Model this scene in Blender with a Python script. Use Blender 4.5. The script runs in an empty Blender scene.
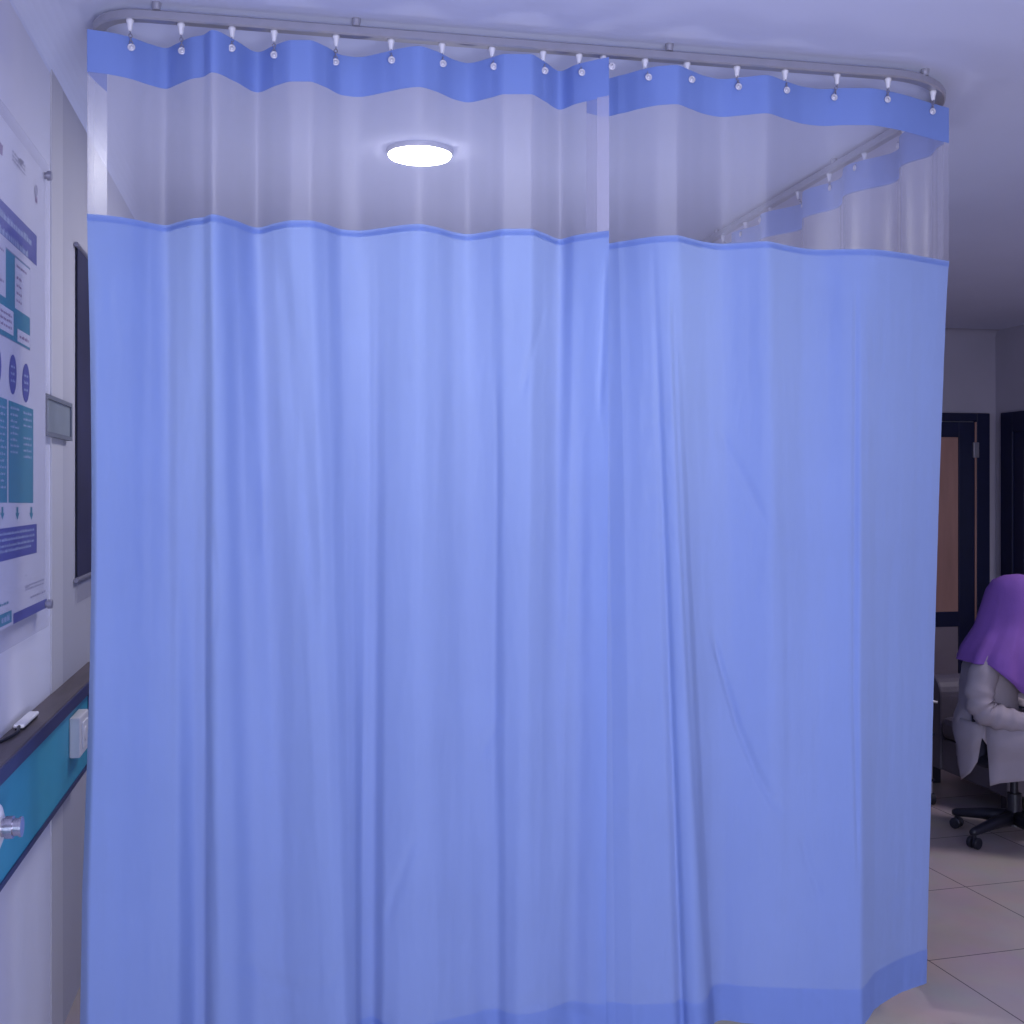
import bpy, bmesh, math, random
from mathutils import Vector, noise
random.seed(7)
C = bpy.context.scene.collection
sc = bpy.context.scene
sc.view_settings.view_transform = 'Standard'
sc.view_settings.look = 'None'
sc.cycles.max_bounces = 10
sc.cycles.transparent_max_bounces = 24
sc.cycles.sample_clamp_indirect = 4
sc.cycles.caustics_reflective = False; sc.cycles.caustics_refractive = False

# ------------------------------------------------------------------ camera frame
F0, HOR, H_CAM, YAW = 1136.0, 490.0, 1.64, math.radians(11.3)
SA, CA = math.sin(YAW), math.cos(YAW)
ZC = 2.90                                   # ceiling height
def ray(px, d):                             # ground position at depth d along the view
    k = (px - 512) / F0
    return (d * SA + k * d * CA, d * CA - k * d * SA)
def on_y(px, Y):                            # ground position where the sight line meets the plane y = Y
    k = (px - 512) / F0
    d = Y / (CA - SA * k)
    return ray(px, d), d
def on_x(px, py, X):                        # point of the plane x = X
    k = (px - 512) / F0
    d = X / (SA + k * CA)
    x, y = ray(px, d)
    return Vector((X, y, H_CAM - (py - HOR) / F0 * d))
def proj(p):
    d = p[0] * SA + p[1] * CA
    r = p[0] * CA - p[1] * SA
    return 512 + F0 * r / d, HOR - F0 * (p[2] - H_CAM) / d

cam = bpy.data.cameras.new('camera'); co = bpy.data.objects.new('camera', cam); C.objects.link(co)
co.location = (0, 0, H_CAM); co.rotation_euler = (math.pi / 2, 0, -YAW)
cam.sensor_width = 36; cam.lens = 36 * F0 / 1024; cam.shift_y = (HOR - 512) / 1024
cam.clip_start = .05; sc.camera = co

# ------------------------------------------------------------------ materials
def mat(name, col, rough=.6, metal=0, spec=.4, noise_amt=0, noise_scale=8, bump=0, bump_scale=60, stretch=None):
    m = bpy.data.materials.new(name); m.use_nodes = True
    nt = m.node_tree; b = nt.nodes['Principled BSDF']
    b.inputs['Base Color'].default_value = (*col, 1); b.inputs['Roughness'].default_value = rough
    b.inputs['Metallic'].default_value = metal; b.inputs['Specular IOR Level'].default_value = spec
    if noise_amt or bump:
        tc = nt.nodes.new('ShaderNodeTexCoord'); mp = nt.nodes.new('ShaderNodeMapping')
        if stretch: mp.inputs['Scale'].default_value = stretch
        nt.links.new(tc.outputs['Object'], mp.inputs['Vector'])
    if noise_amt:
        n = nt.nodes.new('ShaderNodeTexNoise'); n.inputs['Scale'].default_value = noise_scale; n.inputs['Detail'].default_value = 5
        r = nt.nodes.new('ShaderNodeValToRGB'); e = r.color_ramp.elements
        e[0].position = .3; e[1].position = .7
        e[0].color = (*[c * (1 - noise_amt) for c in col], 1); e[1].color = (*[min(1, c * (1 + noise_amt)) for c in col], 1)
        nt.links.new(mp.outputs[0], n.inputs['Vector']); nt.links.new(n.outputs['Fac'], r.inputs['Fac']); nt.links.new(r.outputs['Color'], b.inputs['Base Color'])
    if bump:
        n2 = nt.nodes.new('ShaderNodeTexNoise'); n2.inputs['Scale'].default_value = bump_scale
        bp = nt.nodes.new('ShaderNodeBump'); bp.inputs['Strength'].default_value = bump; bp.inputs['Distance'].default_value = .01
        nt.links.new(mp.outputs[0], n2.inputs['Vector']); nt.links.new(n2.outputs['Fac'], bp.inputs['Height']); nt.links.new(bp.outputs['Normal'], b.inputs['Normal'])
    return m

def cloth_mat(name, col, trans_col, tfac):
    m = mat(name, col, .75, 0, .25, .025, 5, .06, 500)
    nt = m.node_tree; b = nt.nodes['Principled BSDF']; out = nt.nodes['Material Output']
    t = nt.nodes.new('ShaderNodeBsdfTranslucent'); t.inputs['Color'].default_value = (*trans_col, 1)
    mx = nt.nodes.new('ShaderNodeMixShader'); mx.inputs['Fac'].default_value = tfac
    nt.links.new(b.outputs[0], mx.inputs[1]); nt.links.new(t.outputs[0], mx.inputs[2]); nt.links.new(mx.outputs[0], out.inputs['Surface'])
    return m

def vinyl_mat(name, haze, streak, graze=.34):
    m = bpy.data.materials.new(name); m.use_nodes = True
    nt = m.node_tree; b = nt.nodes['Principled BSDF']; out = nt.nodes['Material Output']
    b.inputs['Base Color'].default_value = (.66, .64, .77, 1); b.inputs['Roughness'].default_value = .33
    tr = nt.nodes.new('ShaderNodeBsdfTransparent'); tr.inputs['Color'].default_value = (.95, .95, .97, 1)
    uv = nt.nodes.new('ShaderNodeUVMap'); uv.uv_map = 'UVMap'
    mp = nt.nodes.new('ShaderNodeMapping'); mp.inputs['Scale'].default_value = (16, .5, 1)
    n = nt.nodes.new('ShaderNodeTexNoise'); n.inputs['Scale'].default_value = 1; n.inputs['Detail'].default_value = 4
    r = nt.nodes.new('ShaderNodeMapRange'); r.inputs[1].default_value = .45; r.inputs[2].default_value = .8
    r.inputs[3].default_value = haze; r.inputs[4].default_value = haze + streak
    mx = nt.nodes.new('ShaderNodeMixShader')
    nt.links.new(uv.outputs[0], mp.inputs[0]); nt.links.new(mp.outputs[0], n.inputs['Vector']); nt.links.new(n.outputs['Fac'], r.inputs[0])
    nt.links.new(r.outputs[0], mx.inputs['Fac']); nt.links.new(tr.outputs[0], mx.inputs[1]); nt.links.new(b.outputs[0], mx.inputs[2])
    gl = nt.nodes.new('ShaderNodeBsdfAnisotropic'); gl.inputs['Roughness'].default_value = .40
    lw = nt.nodes.new('ShaderNodeLayerWeight'); lw.inputs['Blend'].default_value = .5
    pw = nt.nodes.new('ShaderNodeMath'); pw.operation = 'POWER'; pw.inputs[1].default_value = 4
    fr = nt.nodes.new('ShaderNodeMapRange'); fr.inputs[3].default_value = min(.06, graze); fr.inputs[4].default_value = graze
    nt.links.new(lw.outputs['Facing'], pw.inputs[0]); nt.links.new(pw.outputs[0], fr.inputs[0])
    m2 = nt.nodes.new('ShaderNodeMixShader')
    nt.links.new(fr.outputs[0], m2.inputs['Fac']); nt.links.new(mx.outputs[0], m2.inputs[1]); nt.links.new(gl.outputs[0], m2.inputs[2])
    nt.links.new(m2.outputs[0], out.inputs['Surface'])
    return m

def emit_mat(name, col, s):
    m = bpy.data.materials.new(name); m.use_nodes = True
    b = m.node_tree.nodes['Principled BSDF']; b.inputs['Emission Color'].default_value = (*col, 1); b.inputs['Emission Strength'].default_value = s
    return m

def floor_mat():
    m = mat('floor_tiles', (.46, .40, .37), .22, 0, .45)
    nt = m.node_tree; b = nt.nodes['Principled BSDF']
    tc = nt.nodes.new('ShaderNodeTexCoord'); mp = nt.nodes.new('ShaderNodeMapping')
    mp.vector_type = 'POINT'; mp.inputs['Rotation'].default_value = (0, 0, math.radians(-3.8)); mp.inputs['Location'].default_value = (-.035 + .0015, -.446 + .0015, 0)
    br = nt.nodes.new('ShaderNodeTexBrick'); br.offset = 0; br.squash = 1
    br.inputs['Scale'].default_value = 1; br.inputs['Brick Width'].default_value = .6; br.inputs['Row Height'].default_value = .6
    br.inputs['Mortar Size'].default_value = .0025; br.inputs['Mortar Smooth'].default_value = .2
    br.inputs['Color1'].default_value = (.54, .45, .42, 1); br.inputs['Color2'].default_value = (.51, .43, .405, 1); br.inputs['Mortar'].default_value = (.13, .11, .12, 1)
    n = nt.nodes.new('ShaderNodeTexNoise'); n.inputs['Scale'].default_value = 3.5; n.inputs['Detail'].default_value = 6
    mx = nt.nodes.new('ShaderNodeMix'); mx.data_type = 'RGBA'; mx.blend_type = 'MULTIPLY'; mx.inputs[0].default_value = .35
    nt.links.new(tc.outputs['Object'], mp.inputs[0]); nt.links.new(mp.outputs[0], br.inputs['Vector']); nt.links.new(tc.outputs['Object'], n.inputs['Vector'])
    nt.links.new(br.outputs['Color'], mx.inputs[6]); nt.links.new(n.outputs['Color'], mx.inputs[7]); nt.links.new(mx.outputs[2], b.inputs['Base Color'])
    return m

M = dict(
    ceiling=mat('ceiling_paint', (.64, .66, .83), .9, 0, .1, .02, 2),
    wall=mat('wall_paint', (.66, .65, .76), .8, 0, .2, .03, 2),
    pil=mat('pilaster_shaded_paint', (.46, .445, .50), .7, 0, .2, .03, 2),  # darker than the wall: shadow on this stretch is put into the colour
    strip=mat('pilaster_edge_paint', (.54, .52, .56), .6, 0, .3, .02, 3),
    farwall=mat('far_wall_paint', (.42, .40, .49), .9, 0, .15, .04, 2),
    rail=mat('rail_aluminium', (.42, .41, .46), .38, .55, .5, .04, 20),
    white=mat('white_plastic', (.78, .76, .80), .4, 0, .5, .02, 30),
    pearl=mat('pearl_metal', (.70, .68, .74), .4, .3, .5, .02, 30),
    cream=mat('cream_plastic', (.74, .70, .72), .45, 0, .4, .02, 30),
    steel=mat('polished_steel', (.46, .45, .52), .25, .9, .5, .03, 20),
    dsteel=mat('dark_steel', (.30, .29, .36), .4, .5, .5, .03, 20),
    wood=mat('dark_laminate', (.105, .085, .095), .5, 0, .35, .2, 6, .05, 40, (6, 1, 1)),
    navy=mat('dark_blue_edge', (.035, .04, .12), .45, 0, .4, .05, 10),
    teal=mat('teal_laminate', (.045, .33, .47), .45, 0, .35, .05, 6),
    paper=mat('poster_paper', (.80, .79, .88), .4, 0, .4, .01, 10),
    pblue=mat('poster_blue', (.085, .10, .42), .4, 0, .4, .02, 30),
    pteal=mat('poster_teal', (.035, .30, .42), .4, 0, .4, .02, 30),
    pink=mat('poster_mauve_ink', (.35, .24, .42), .5, 0, .3, .05, 60),
    pgrey=mat('poster_grey_ink', (.42, .41, .55), .5, 0, .3, .05, 60),
    pale=mat('poster_pale_ink', (.50, .60, .82), .5, 0, .3, .03, 60),
    dark=mat('dark_banner_face', (.03, .03, .075), .5, 0, .4, .2, 3),
    signface=mat('sign_face_grey', (.27, .30, .34), .35, 0, .5, .15, 8),
    signrim=mat('sign_rim_grey', (.17, .18, .22), .5, 0, .4, .05, 20),
    black=mat('black_plastic', (.012, .012, .022), .45, 0, .45, .1, 20),
    sofa=mat('charcoal_leatherette', (.085, .074, .098), .5, 0, .4, .12, 8, .15, 120),
    frame=mat('black_door_frame', (.008, .011, .045), .45, 0, .4, .1, 6),
    doorwood=mat('brown_door_panel', (.40, .23, .20), .6, 0, .3, .12, 3, 0, 0, (4, 4, .6)),
    doorlow=mat('taupe_door_panel', (.26, .22, .26), .6, 0, .3, .08, 3),
    darkglass=mat('dark_door_glass', (.022, .028, .055), .15, 0, .6, .1, 3),
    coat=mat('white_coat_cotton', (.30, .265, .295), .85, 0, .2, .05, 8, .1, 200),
    hijab=mat('purple_hijab_cloth', (.19, .085, .34), .8, 0, .2, .10, 6, .1, 200),
    skin=mat('skin', (.45, .27, .20), .55, 0, .4, .04, 10),
    trouser=mat('dark_trouser_cloth', (.03, .03, .05), .8, 0, .2, .1, 10),
    shoe=mat('black_shoe_leather', (.015, .013, .016), .4, 0, .5, .1, 10),
    lipc=mat('lip_skin', (.38, .16, .14), .5, 0, .4, .04, 10),
    eyew=mat('eye_white', (.7, .68, .68), .2, 0, .5, .02, 10),
    cloth=cloth_mat('blue_curtain_fabric', (.25, .36, .765), (.56, .66, .76), .37),
    hem=cloth_mat('blue_curtain_double_fabric', (.245, .355, .775), (.54, .64, .77), .37),
    header=cloth_mat('blue_header_band_fabric', (.225, .325, .70), (.28, .38, .78), .25),
    vinyl=vinyl_mat('clear_vinyl', .15, .40),
    vinyl2=vinyl_mat('clear_vinyl_welded_edge', .38, .30),
    lamp=emit_mat('lamp_diffuser_glow', (1, .98, 1.0), 26),
    acry=vinyl_mat('clear_acrylic', .03, .03, .04),
    floor=floor_mat(),
)

# ------------------------------------------------------------------ mesh helpers
def link(name, bm, mats, parent=None, smooth=False, bevel=0):
    me = bpy.data.meshes.new(name); bm.normal_update(); bm.to_mesh(me); bm.free()
    for m in (mats if isinstance(mats, (list, tuple)) else [mats]): me.materials.append(m)
    if smooth:
        for p in me.polygons: p.use_smooth = True
    o = bpy.data.objects.new(name, me); C.objects.link(o)
    if parent:
        o.parent = parent
        if parent.type == 'EMPTY' or True:
            base = parent; off = Vector((0, 0, 0)); rz = 0
            o.matrix_parent_inverse = world_of(parent).inverted()
    if bevel:
        b = o.modifiers.new('soft edges', 'BEVEL'); b.width = bevel; b.segments = 2; b.limit_method = 'ANGLE'
    return o
def world_of(o):
    from mathutils import Matrix
    m = Matrix.LocRotScale(o.location, o.rotation_euler, o.scale)
    if o.parent: m = world_of(o.parent) @ o.matrix_parent_inverse @ m
    return m
def tag(o, label=None, cat=None, group=None, kind=None):
    if label: o['label'] = label
    if cat: o['category'] = cat
    if group: o['group'] = group
    if kind: o['kind'] = kind
    return o
def empty(name, loc, label, cat, group=None):
    o = bpy.data.objects.new(name, None); C.objects.link(o); o.location = loc; o.empty_display_size = .1
    return tag(o, label, cat, group)
def box(bm, x0, x1, y0, y1, z0, z1, mi=0):
    v = [bm.verts.new(p) for p in ((x0, y0, z0), (x1, y0, z0), (x1, y1, z0), (x0, y1, z0), (x0, y0, z1), (x1, y0, z1), (x1, y1, z1), (x0, y1, z1))]
    for f in ((3, 2, 1, 0), (4, 5, 6, 7), (0, 1, 5, 4), (1, 2, 6, 5), (2, 3, 7, 6), (3, 0, 4, 7)):
        bm.faces.new([v[i] for i in f]).material_index = mi
    return bm
def B(*a): return box(bmesh.new(), *a)
def tube(bm, pts, r, n=10, mi=0, closed=False, ry=None, caps=True):
    pts = [Vector(p) for p in pts]; N = len(pts); rings = []
    rad = r if isinstance(r, (list, tuple)) else [r] * N
    up = Vector((0, 0, 1)); prev = None
    for i, p in enumerate(pts):
        if closed: t = pts[(i + 1) % N] - pts[i - 1]
        else: t = pts[min(i + 1, N - 1)] - pts[max(i - 1, 0)]
        t.normalize()
        if prev is None:
            a = t.cross(up)
            if a.length < 1e-3: a = t.cross(Vector((1, 0, 0)))
        else: a = prev - t * prev.dot(t)
        a.normalize(); prev = a; b = t.cross(a)
        rings.append([bm.verts.new(p + a * math.cos(q) * rad[i] + b * math.sin(q) * (ry if ry else 1) * rad[i]) for q in [2 * math.pi * k / n for k in range(n)]])
    for i in range(N if closed else N - 1):
        A, D = rings[i], rings[(i + 1) % N]
        for k in range(n): bm.faces.new((A[k], A[(k + 1) % n], D[(k + 1) % n], D[k])).material_index = mi
    if not closed and caps:
        bm.faces.new(rings[0][::-1]).material_index = mi; bm.faces.new(rings[-1]).material_index = mi
    return bm
def loft(bm, rings, cap0=True, cap1=True, mi=0):
    R = [[bm.verts.new(p) for p in r] for r in rings]
    n = len(R[0])
    for i in range(len(R) - 1):
        for k in range(n): bm.faces.new((R[i][k], R[i][(k + 1) % n], R[i + 1][(k + 1) % n], R[i + 1][k])).material_index = mi
    if cap0: bm.faces.new(R[0][::-1]).material_index = mi
    if cap1: bm.faces.new(R[-1]).material_index = mi
    return bm
def grid(bm, rows, mi=0, uv=None):
    V = [[bm.verts.new(p) for p in r] for r in rows]
    L = bm.loops.layers.uv.verify() if uv else None
    for i in range(len(V) - 1):
        for k in range(len(V[0]) - 1):
            f = bm.faces.new((V[i][k], V[i][k + 1], V[i + 1][k + 1], V[i + 1][k])); f.material_index = mi; f.smooth = True
            if uv:
                for lp, (a, b) in zip(f.loops, ((i, k), (i, k + 1), (i + 1, k + 1), (i + 1, k))): lp[L].uv = uv[a][b]
    return bm
def lerp_list(knots, x):
    if x <= knots[0][0]: return knots[0][1]
    for (a, b), (c, d) in zip(knots, knots[1:]):
        if x <= c: return b + (d - b) * (x - a) / (c - a)
    return knots[-1][1]
def smooth_list(knots, x):                  # monotone cubic through the knots
    xs = [k[0] for k in knots]; ys = [k[1] for k in knots]; n = len(xs)
    if x <= xs[0]: return ys[0]
    if x >= xs[-1]: return ys[-1]
    i = max(j for j in range(n - 1) if xs[j] <= x)
    h = xs[i + 1] - xs[i]; t = (x - xs[i]) / h
    sl = lambda j: (ys[j + 1] - ys[j]) / (xs[j + 1] - xs[j])
    def tan(j):
        if j == 0: return sl(0)
        if j == n - 1: return sl(n - 2)
        a, b = sl(j - 1), sl(j)
        return 0 if a * b <= 0 else 2 * a * b / (a + b)
    m0, m1 = tan(i), tan(i + 1)
    return (2*t**3 - 3*t*t + 1) * ys[i] + (t**3 - 2*t*t + t) * h * m0 + (-2*t**3 + 3*t*t) * ys[i+1] + (t**3 - t*t) * h * m1

# ------------------------------------------------------------------ room shell
WX, RX, FY, BY = -.669, 5.51, 8.06, -1.8
def struct(name, bm, m, parent=None, **k):
    o = link(name, bm, m, parent, **k)
    if not parent: o['kind'] = 'structure'
    return o
struct('floor', B(WX - .15, RX + .15, BY - .15, FY + .15, -.12, 0), M['floor'])
struct('ceiling', B(WX - .15, RX + .15, BY - .15, FY + .15, ZC, ZC + .12), M['ceiling'])
struct('wall_left', B(WX - .15, WX, BY, FY, 0, ZC), M['wall'])
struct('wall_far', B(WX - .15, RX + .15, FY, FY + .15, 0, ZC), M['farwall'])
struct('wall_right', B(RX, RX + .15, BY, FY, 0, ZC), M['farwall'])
struct('wall_near', B(WX - .15, RX + .15, BY - .15, BY, 0, ZC), M['wall'])
PY = on_x(50, 300, WX).y
PF = WX + .004
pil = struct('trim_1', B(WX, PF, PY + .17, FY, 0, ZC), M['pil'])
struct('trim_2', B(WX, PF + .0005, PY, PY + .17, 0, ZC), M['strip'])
# plaster cove along the left wall, plain cove along the far wall
def cove(x0, y0, dx, dy, L, w, h):          # quarter-round hollow moulding
    bm = bmesh.new(); prof = [(0, 0), (0, -h)] + [(w * (1 - math.cos(a)) , -h * (1 - math.sin(a))) for a in [math.pi / 2 * k / 8 for k in range(1, 9)]]
    rings = []
    for t in (0, L):
        rings.append([(x0 + dx * t + (-dy) * a * -1 if dx == 0 else x0 + dx * t, y0 + dy * t if dx == 0 else y0 - a, ZC + b) if True else None for a, b in prof])
    return loft(bm, rings)
struct('trim_3', cove(WX, BY, 0, 1, FY - BY, .12, .05), M['ceiling'])
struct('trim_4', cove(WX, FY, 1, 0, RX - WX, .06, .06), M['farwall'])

# doors: door_1 in the far wall, door_2 in the right wall
def far(px, py, Y=FY - .05):
    (x, y), d = on_y(px, Y)
    return x, H_CAM - (py - HOR) / F0 * d
xr = far(990, 413)[0]; ztop = far(965, 413)[1]
xs = far(975.5, 420)[0]; xl = xs - .95; xf = xl - .12
d1 = struct('door_1', box(box(B(xs + .012, xr, FY - .05, FY, 0, ztop), xf, xl - .012, FY - .05, FY, 0, ztop), xl - .012, xs + .012, FY - .05, FY, far(965, 421)[1], ztop), M['frame'], bevel=.004)
zl = far(965, 422)[1]; xst = far(959.5, 500)[0]; zrail = far(945, 437)[1]; zm1 = far(945, 612)[1]; zm0 = far(945, 627)[1]
bm = B(xst, xs, FY - .04, FY - .008, .01, zl); box(bm, xl, xl + .12, FY - .04, FY - .008, .01, zl)
box(bm, xl + .12, xst, FY - .04, FY - .008, zrail, zl); box(bm, xl + .12, xst, FY - .04, FY - .008, zm0, zm1); box(bm, xl + .12, xst, FY - .04, FY - .008, .01, .16)
leaf = link('door_leaf', bm, M['frame'], d1, bevel=.003)
link('upper_panel', B(xl + .12, xst, FY - .03, FY - .015, zm1, zrail), M['doorwood'], leaf)
link('lower_panel', B(xl + .12, xst, FY - .03, FY - .015, .16, zm0), M['doorlow'], leaf)
link('door_gap_strip', B(xs, xs + .012, FY - .046, FY, 0, zl), M['doorwood'], d1)
zh = far(975, 450)[1]
link('hinge', B(xs - .022, xs + .026, FY - .062, FY - .041, zh - .06, zh + .06), M['dsteel'], d1, bevel=.004)
q0 = on_x(1000.5, 413, RX - .05); q1 = on_x(1012, 425, RX - .05)
ya, yb = q0.y, q0.y - 1.15
fw = q0.y - q1.y
bm = B(RX - .05, RX, ya - fw, ya, 0, q0.z); box(bm, RX - .05, RX, yb, yb + fw, 0, q0.z); box(bm, RX - .05, RX, yb + fw, ya - fw, q1.z - .05, q0.z)
d2 = struct('door_2', bm, M['frame'], bevel=.004)
lf2 = link('door_leaf', box(box(box(B(RX - .035, RX - .005, ya - fw - .12, ya - fw, .01, q1.z - .05), RX - .035, RX - .005, yb + fw, yb + fw + .12, .01, q1.z - .05),
     RX - .035, RX - .005, yb + fw + .12, ya - fw - .12, q1.z - .2, q1.z - .05), RX - .035, RX - .005, yb + fw + .12, ya - fw - .12, .01, .25), M['frame'], d2, bevel=.003)
link('glass_panel', B(RX - .022, RX - .014, yb + fw + .12, ya - fw - .12, .25, q1.z - .2), M['darkglass'], lf2)

# ------------------------------------------------------------------ curtain rail
RZ, RY, RXR, RXL = 2.868, 3.072, 2.05, -.487
def arc(cx, cy, r, a0, a1, n=10): return [(cx + r * math.cos(a0 + (a1 - a0) * k / n), cy + r * math.sin(a0 + (a1 - a0) * k / n)) for k in range(n + 1)]
path = [(RXL, 3.42), (RXL, 3.30)] + arc(RXL + .13, RY + .13, .13, math.pi, 1.5 * math.pi) + [(.2, RY), (.9, RY), (1.5, RY)] + arc(RXR - .30, RY + .30, .30, -math.pi / 2, 0, 16) + [(RXR, 4.2), (RXR, 5.0), (RXR, 5.9)]
rail = empty('curtain_rail', (RXL, RY, RZ), 'grey metal curtain rail bent round both corners under the ceiling', 'curtain rail')
bm = bmesh.new()
rings = []
P = [Vector((x, y, 0)) for x, y in path]
for i, p in enumerate(P):
    t = (P[min(i + 1, len(P) - 1)] - P[max(i - 1, 0)]).normalized(); s = Vector((t.y, -t.x, 0))
    pr = [(-.016, -.009), (-.012, -.013), (.012, -.013), (.016, -.009), (.016, .009), (.012, .013), (-.012, .013), (-.016, .009)]
    rings.append([(p.x + s.x * a, p.y + s.y * a, RZ + b) for a, b in pr])
loft(bm, rings)
link('track', bm, M['rail'], rail)
for bx, by in ((on_y(157, RY)[0][0], RY - .012), (on_y(356, RY)[0][0], RY - .012), (on_y(668, RY)[0][0], RY - .012), (1.88, RY + .022), (RXR, 4.0), (RXR, 5.2)):
    bm = bmesh.new()
    tube(bm, [(bx, by, ZC), (bx, by, ZC - .006), (bx, by, ZC - .012), (bx, by, RZ + .012)], [.012, .012, .011, .010], 16)
    link('ceiling_bracket', bm, M['rail'], rail, smooth=False)

# ------------------------------------------------------------------ curtains
ZH1, ZH0, ZV, ZB, ZHEM = 2.822, 2.713, 2.342, .11, .215
HEAD_L = [(87, 29), (108, 32), (130, 37), (150, 44), (166, 48), (178, 43), (192, 37), (203, 35), (212, 30), (235, 40), (258, 52), (275, 45), (292, 40), (308, 40), (325, 46), (342, 55), (358, 57), (385, 52), (402, 48), (418, 46), (436, 51), (455, 60), (468, 63), (490, 58), (505, 54), (530, 54), (545, 62), (560, 71), (575, 65), (590, 61), (609, 57)]
HEAD_R = [(560, 68), (585, 72), (609, 77), (622, 75), (640, 70), (660, 66), (676, 65), (690, 70), (705, 76), (722, 79), (745, 77), (766, 75), (785, 81), (805, 87), (825, 89), (845, 88), (868, 88), (888, 91), (905, 95), (928, 102), (949, 108)]
BOT_L = [(78, -.02), (88, -.085), (110, -.085), (150, -.06), (178, -.04), (197, .028), (205, .025), (212, -.028), (222, -.042), (235, -.035), (262, .012), (285, .0), (305, -.03), (345, -.06), (355, -.03), (362, .02), (372, .03), (384, -.015), (420, -.045), (470, -.01), (490, .012), (497, .010), (507, -.018), (520, -.04), (545, -.03), (573, .014), (588, -.008), (606, -.03)]
BOT_R = [(575, -.01), (600, -.022), (614, -.034), (640, -.048), (675, -.055), (683, -.03), (688, -.055), (700, -.07), (709, -.05), (714, .03), (722, .04), (745, .01), (800, -.04), (850, -.075), (861, -.08), (866, -.05), (875, .02), (895, .085), (926, .15)]
MAP_L = [(87, 78), (165, 172), (207, 206), (232, 262), (282, 325), (368, 362), (420, 420), (497, 499), (575, 560), (609, 606)]
MAP_R = [(560, 575), (609, 620), (672, 710), (690, 724), (785, 790), (857, 862), (905, 893), (949, 926)]
GROOVES = [([(711, 628), (722, 668), (740, 730), (757, 772), (772, 800), (786, 812)], 2.4, .010), ([(800, 832), (812, 872), (822, 900)], 3, .005),
           ([(718, 430), (735, 460), (752, 492), (770, 530)], 2.5, .006), ([(547, 298), (535, 345), (520, 400)], 2.5, .006),
           ([(207, 250), (210, 400), (207, 560), (206, 700), (212, 860), (216, 1024)], 2.4, .0045), ([(281, 245), (292, 345), (301, 440), (318, 640)], 7, .014),
           ([(369, 250), (369, 450), (366, 640), (360, 900)], 2.6, .0045), ([(497, 360), (498, 500), (496, 640), (494, 840)], 2.4, .004),
           ([(494, 730), (488, 742), (482, 760)], 3, .005), ([(672, 250), (678, 420), (686, 600), (697, 800), (711, 1015)], 2.2, .008),
           ([(857, 250), (855, 500), (855, 700), (860, 900)], 2.2, .007), ([(640, 408), (658, 405), (672, 402)], 3, .004), ([(640, 428), (655, 424), (672, 424)], 3, .005),
           ([(648, 455), (660, 462), (672, 466)], 3, .004), ([(645, 500), (658, 494), (672, 498)], 3, .004), ([(652, 540), (664, 534), (674, 530)], 3, .004),
           ([(262, 460), (264, 520), (262, 560)], 3, .004), ([(225, 965), (250, 962), (262, 978), (300, 992), (330, 985), (345, 960)], 3, .005),
           ([(385, 925), (400, 880), (418, 830)], 3, .004), ([(358, 1000), (372, 1010), (392, 1024)], 3, .005), ([(516, 1010), (540, 1000), (570, 1012), (600, 1020)], 4, .004),
           ([(607, 250), (604, 320), (600, 420)], 2.2, .006), ([(212, 520), (217, 590), (214, 640)], 2.5, .005), ([(888, 905), (905, 890), (918, 880)], 3, .004)]
def groove(px, py):
    out = 0
    for pl, w, dep in GROOVES:
        if py < pl[0][1] - 20 and py < pl[-1][1] - 20: continue
        best = 1e9; tt = 0; L = len(pl) - 1
        for i in range(L):
            ax, ay = pl[i]; bx, by = pl[i + 1]; ux, uy = bx - ax, by - ay
            t = max(0, min(1, ((px - ax) * ux + (py - ay) * uy) / (ux * ux + uy * uy)))
            dd = (px - ax - ux * t) ** 2 + (py - ay - uy * t) ** 2
            if dd < best: best = dd; tt = (i + t) / L
        if best < (4 * w) ** 2: out += dep * math.exp(-best / (2 * w * w)) * min(1, 8 * tt + .05, 8 * (1 - tt) + .05)
    return out
def head_d(y): return F0 * (ZH1 - H_CAM) / (HOR - y)
def columns(HEAD, MAP, BOT, p0, p1, step, curl):
    cols = []                               # each: (top xy, bottom xy)
    if curl:
        for k in range(14):
            a = k / 14; px = 107 - 20 * (1 - (1 - a) ** 2) ** .5 if False else 107 - 20 * math.sin(a * math.pi / 2)
            dd = head_d(29) + .15 * (1 - a) ** 1.5
            cols.append((ray(px, dd), ray(px - 9, dd - .01)))
    n = int((p1 - p0) / step)
    for i in range(n + 1):
        px = p0 + (p1 - p0) * i / n
        t = ray(px, head_d(smooth_list(HEAD, px)))
        pb = lerp_list(MAP, px); b, _ = on_y(pb, 3.06 + smooth_list(BOT, pb))
        cols.append((t, b))
    # a gentle smoothing of the lateral mapping
    for _ in range(3):
        cols = [cols[0]] + [(cols[i][0], tuple((cols[i - 1][1][q] + 2 * cols[i][1][q] + cols[i + 1][1][q]) / 4 for q in (0, 1))) for i in range(1, len(cols) - 1)] + [cols[-1]]
    return cols
def surf(cols, z, fine=True, flare=False, right=False):
    w = max(0, min(1, (ZV - z) / (ZV - ZB))); wd = w ** .75; row = []
    for ci, (t, b) in enumerate(cols):
        k_ = max(0, 1 - ci / 70) if flare else 0
        wx_ = w * (1 - k_) + k_ * w ** 3.2
        if right: wx_ = w + max(0, 1 - (len(cols) - 1 - ci) / 80) * (w ** .75 - w)
        x = t[0] + (b[0] - t[0]) * wx_ + k_ * .018 * math.sin(min(1, w * 1.3) * math.pi); y = t[1] + (b[1] - t[1]) * wd
        if fine and w > 0:
            e = min(1, w * 12)
            px, py = proj((x, y, z))
            y += groove(px, py) * e
            y += e * (.0055 * noise.noise((x * 9, z * .9, 3.1)) + .0022 * noise.noise((x * 30, z * 2.2, 7.7)) + .0010 * noise.noise((x * 60 , z * 22, 1.7)))
        row.append((x, y, z))
    return row
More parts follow.
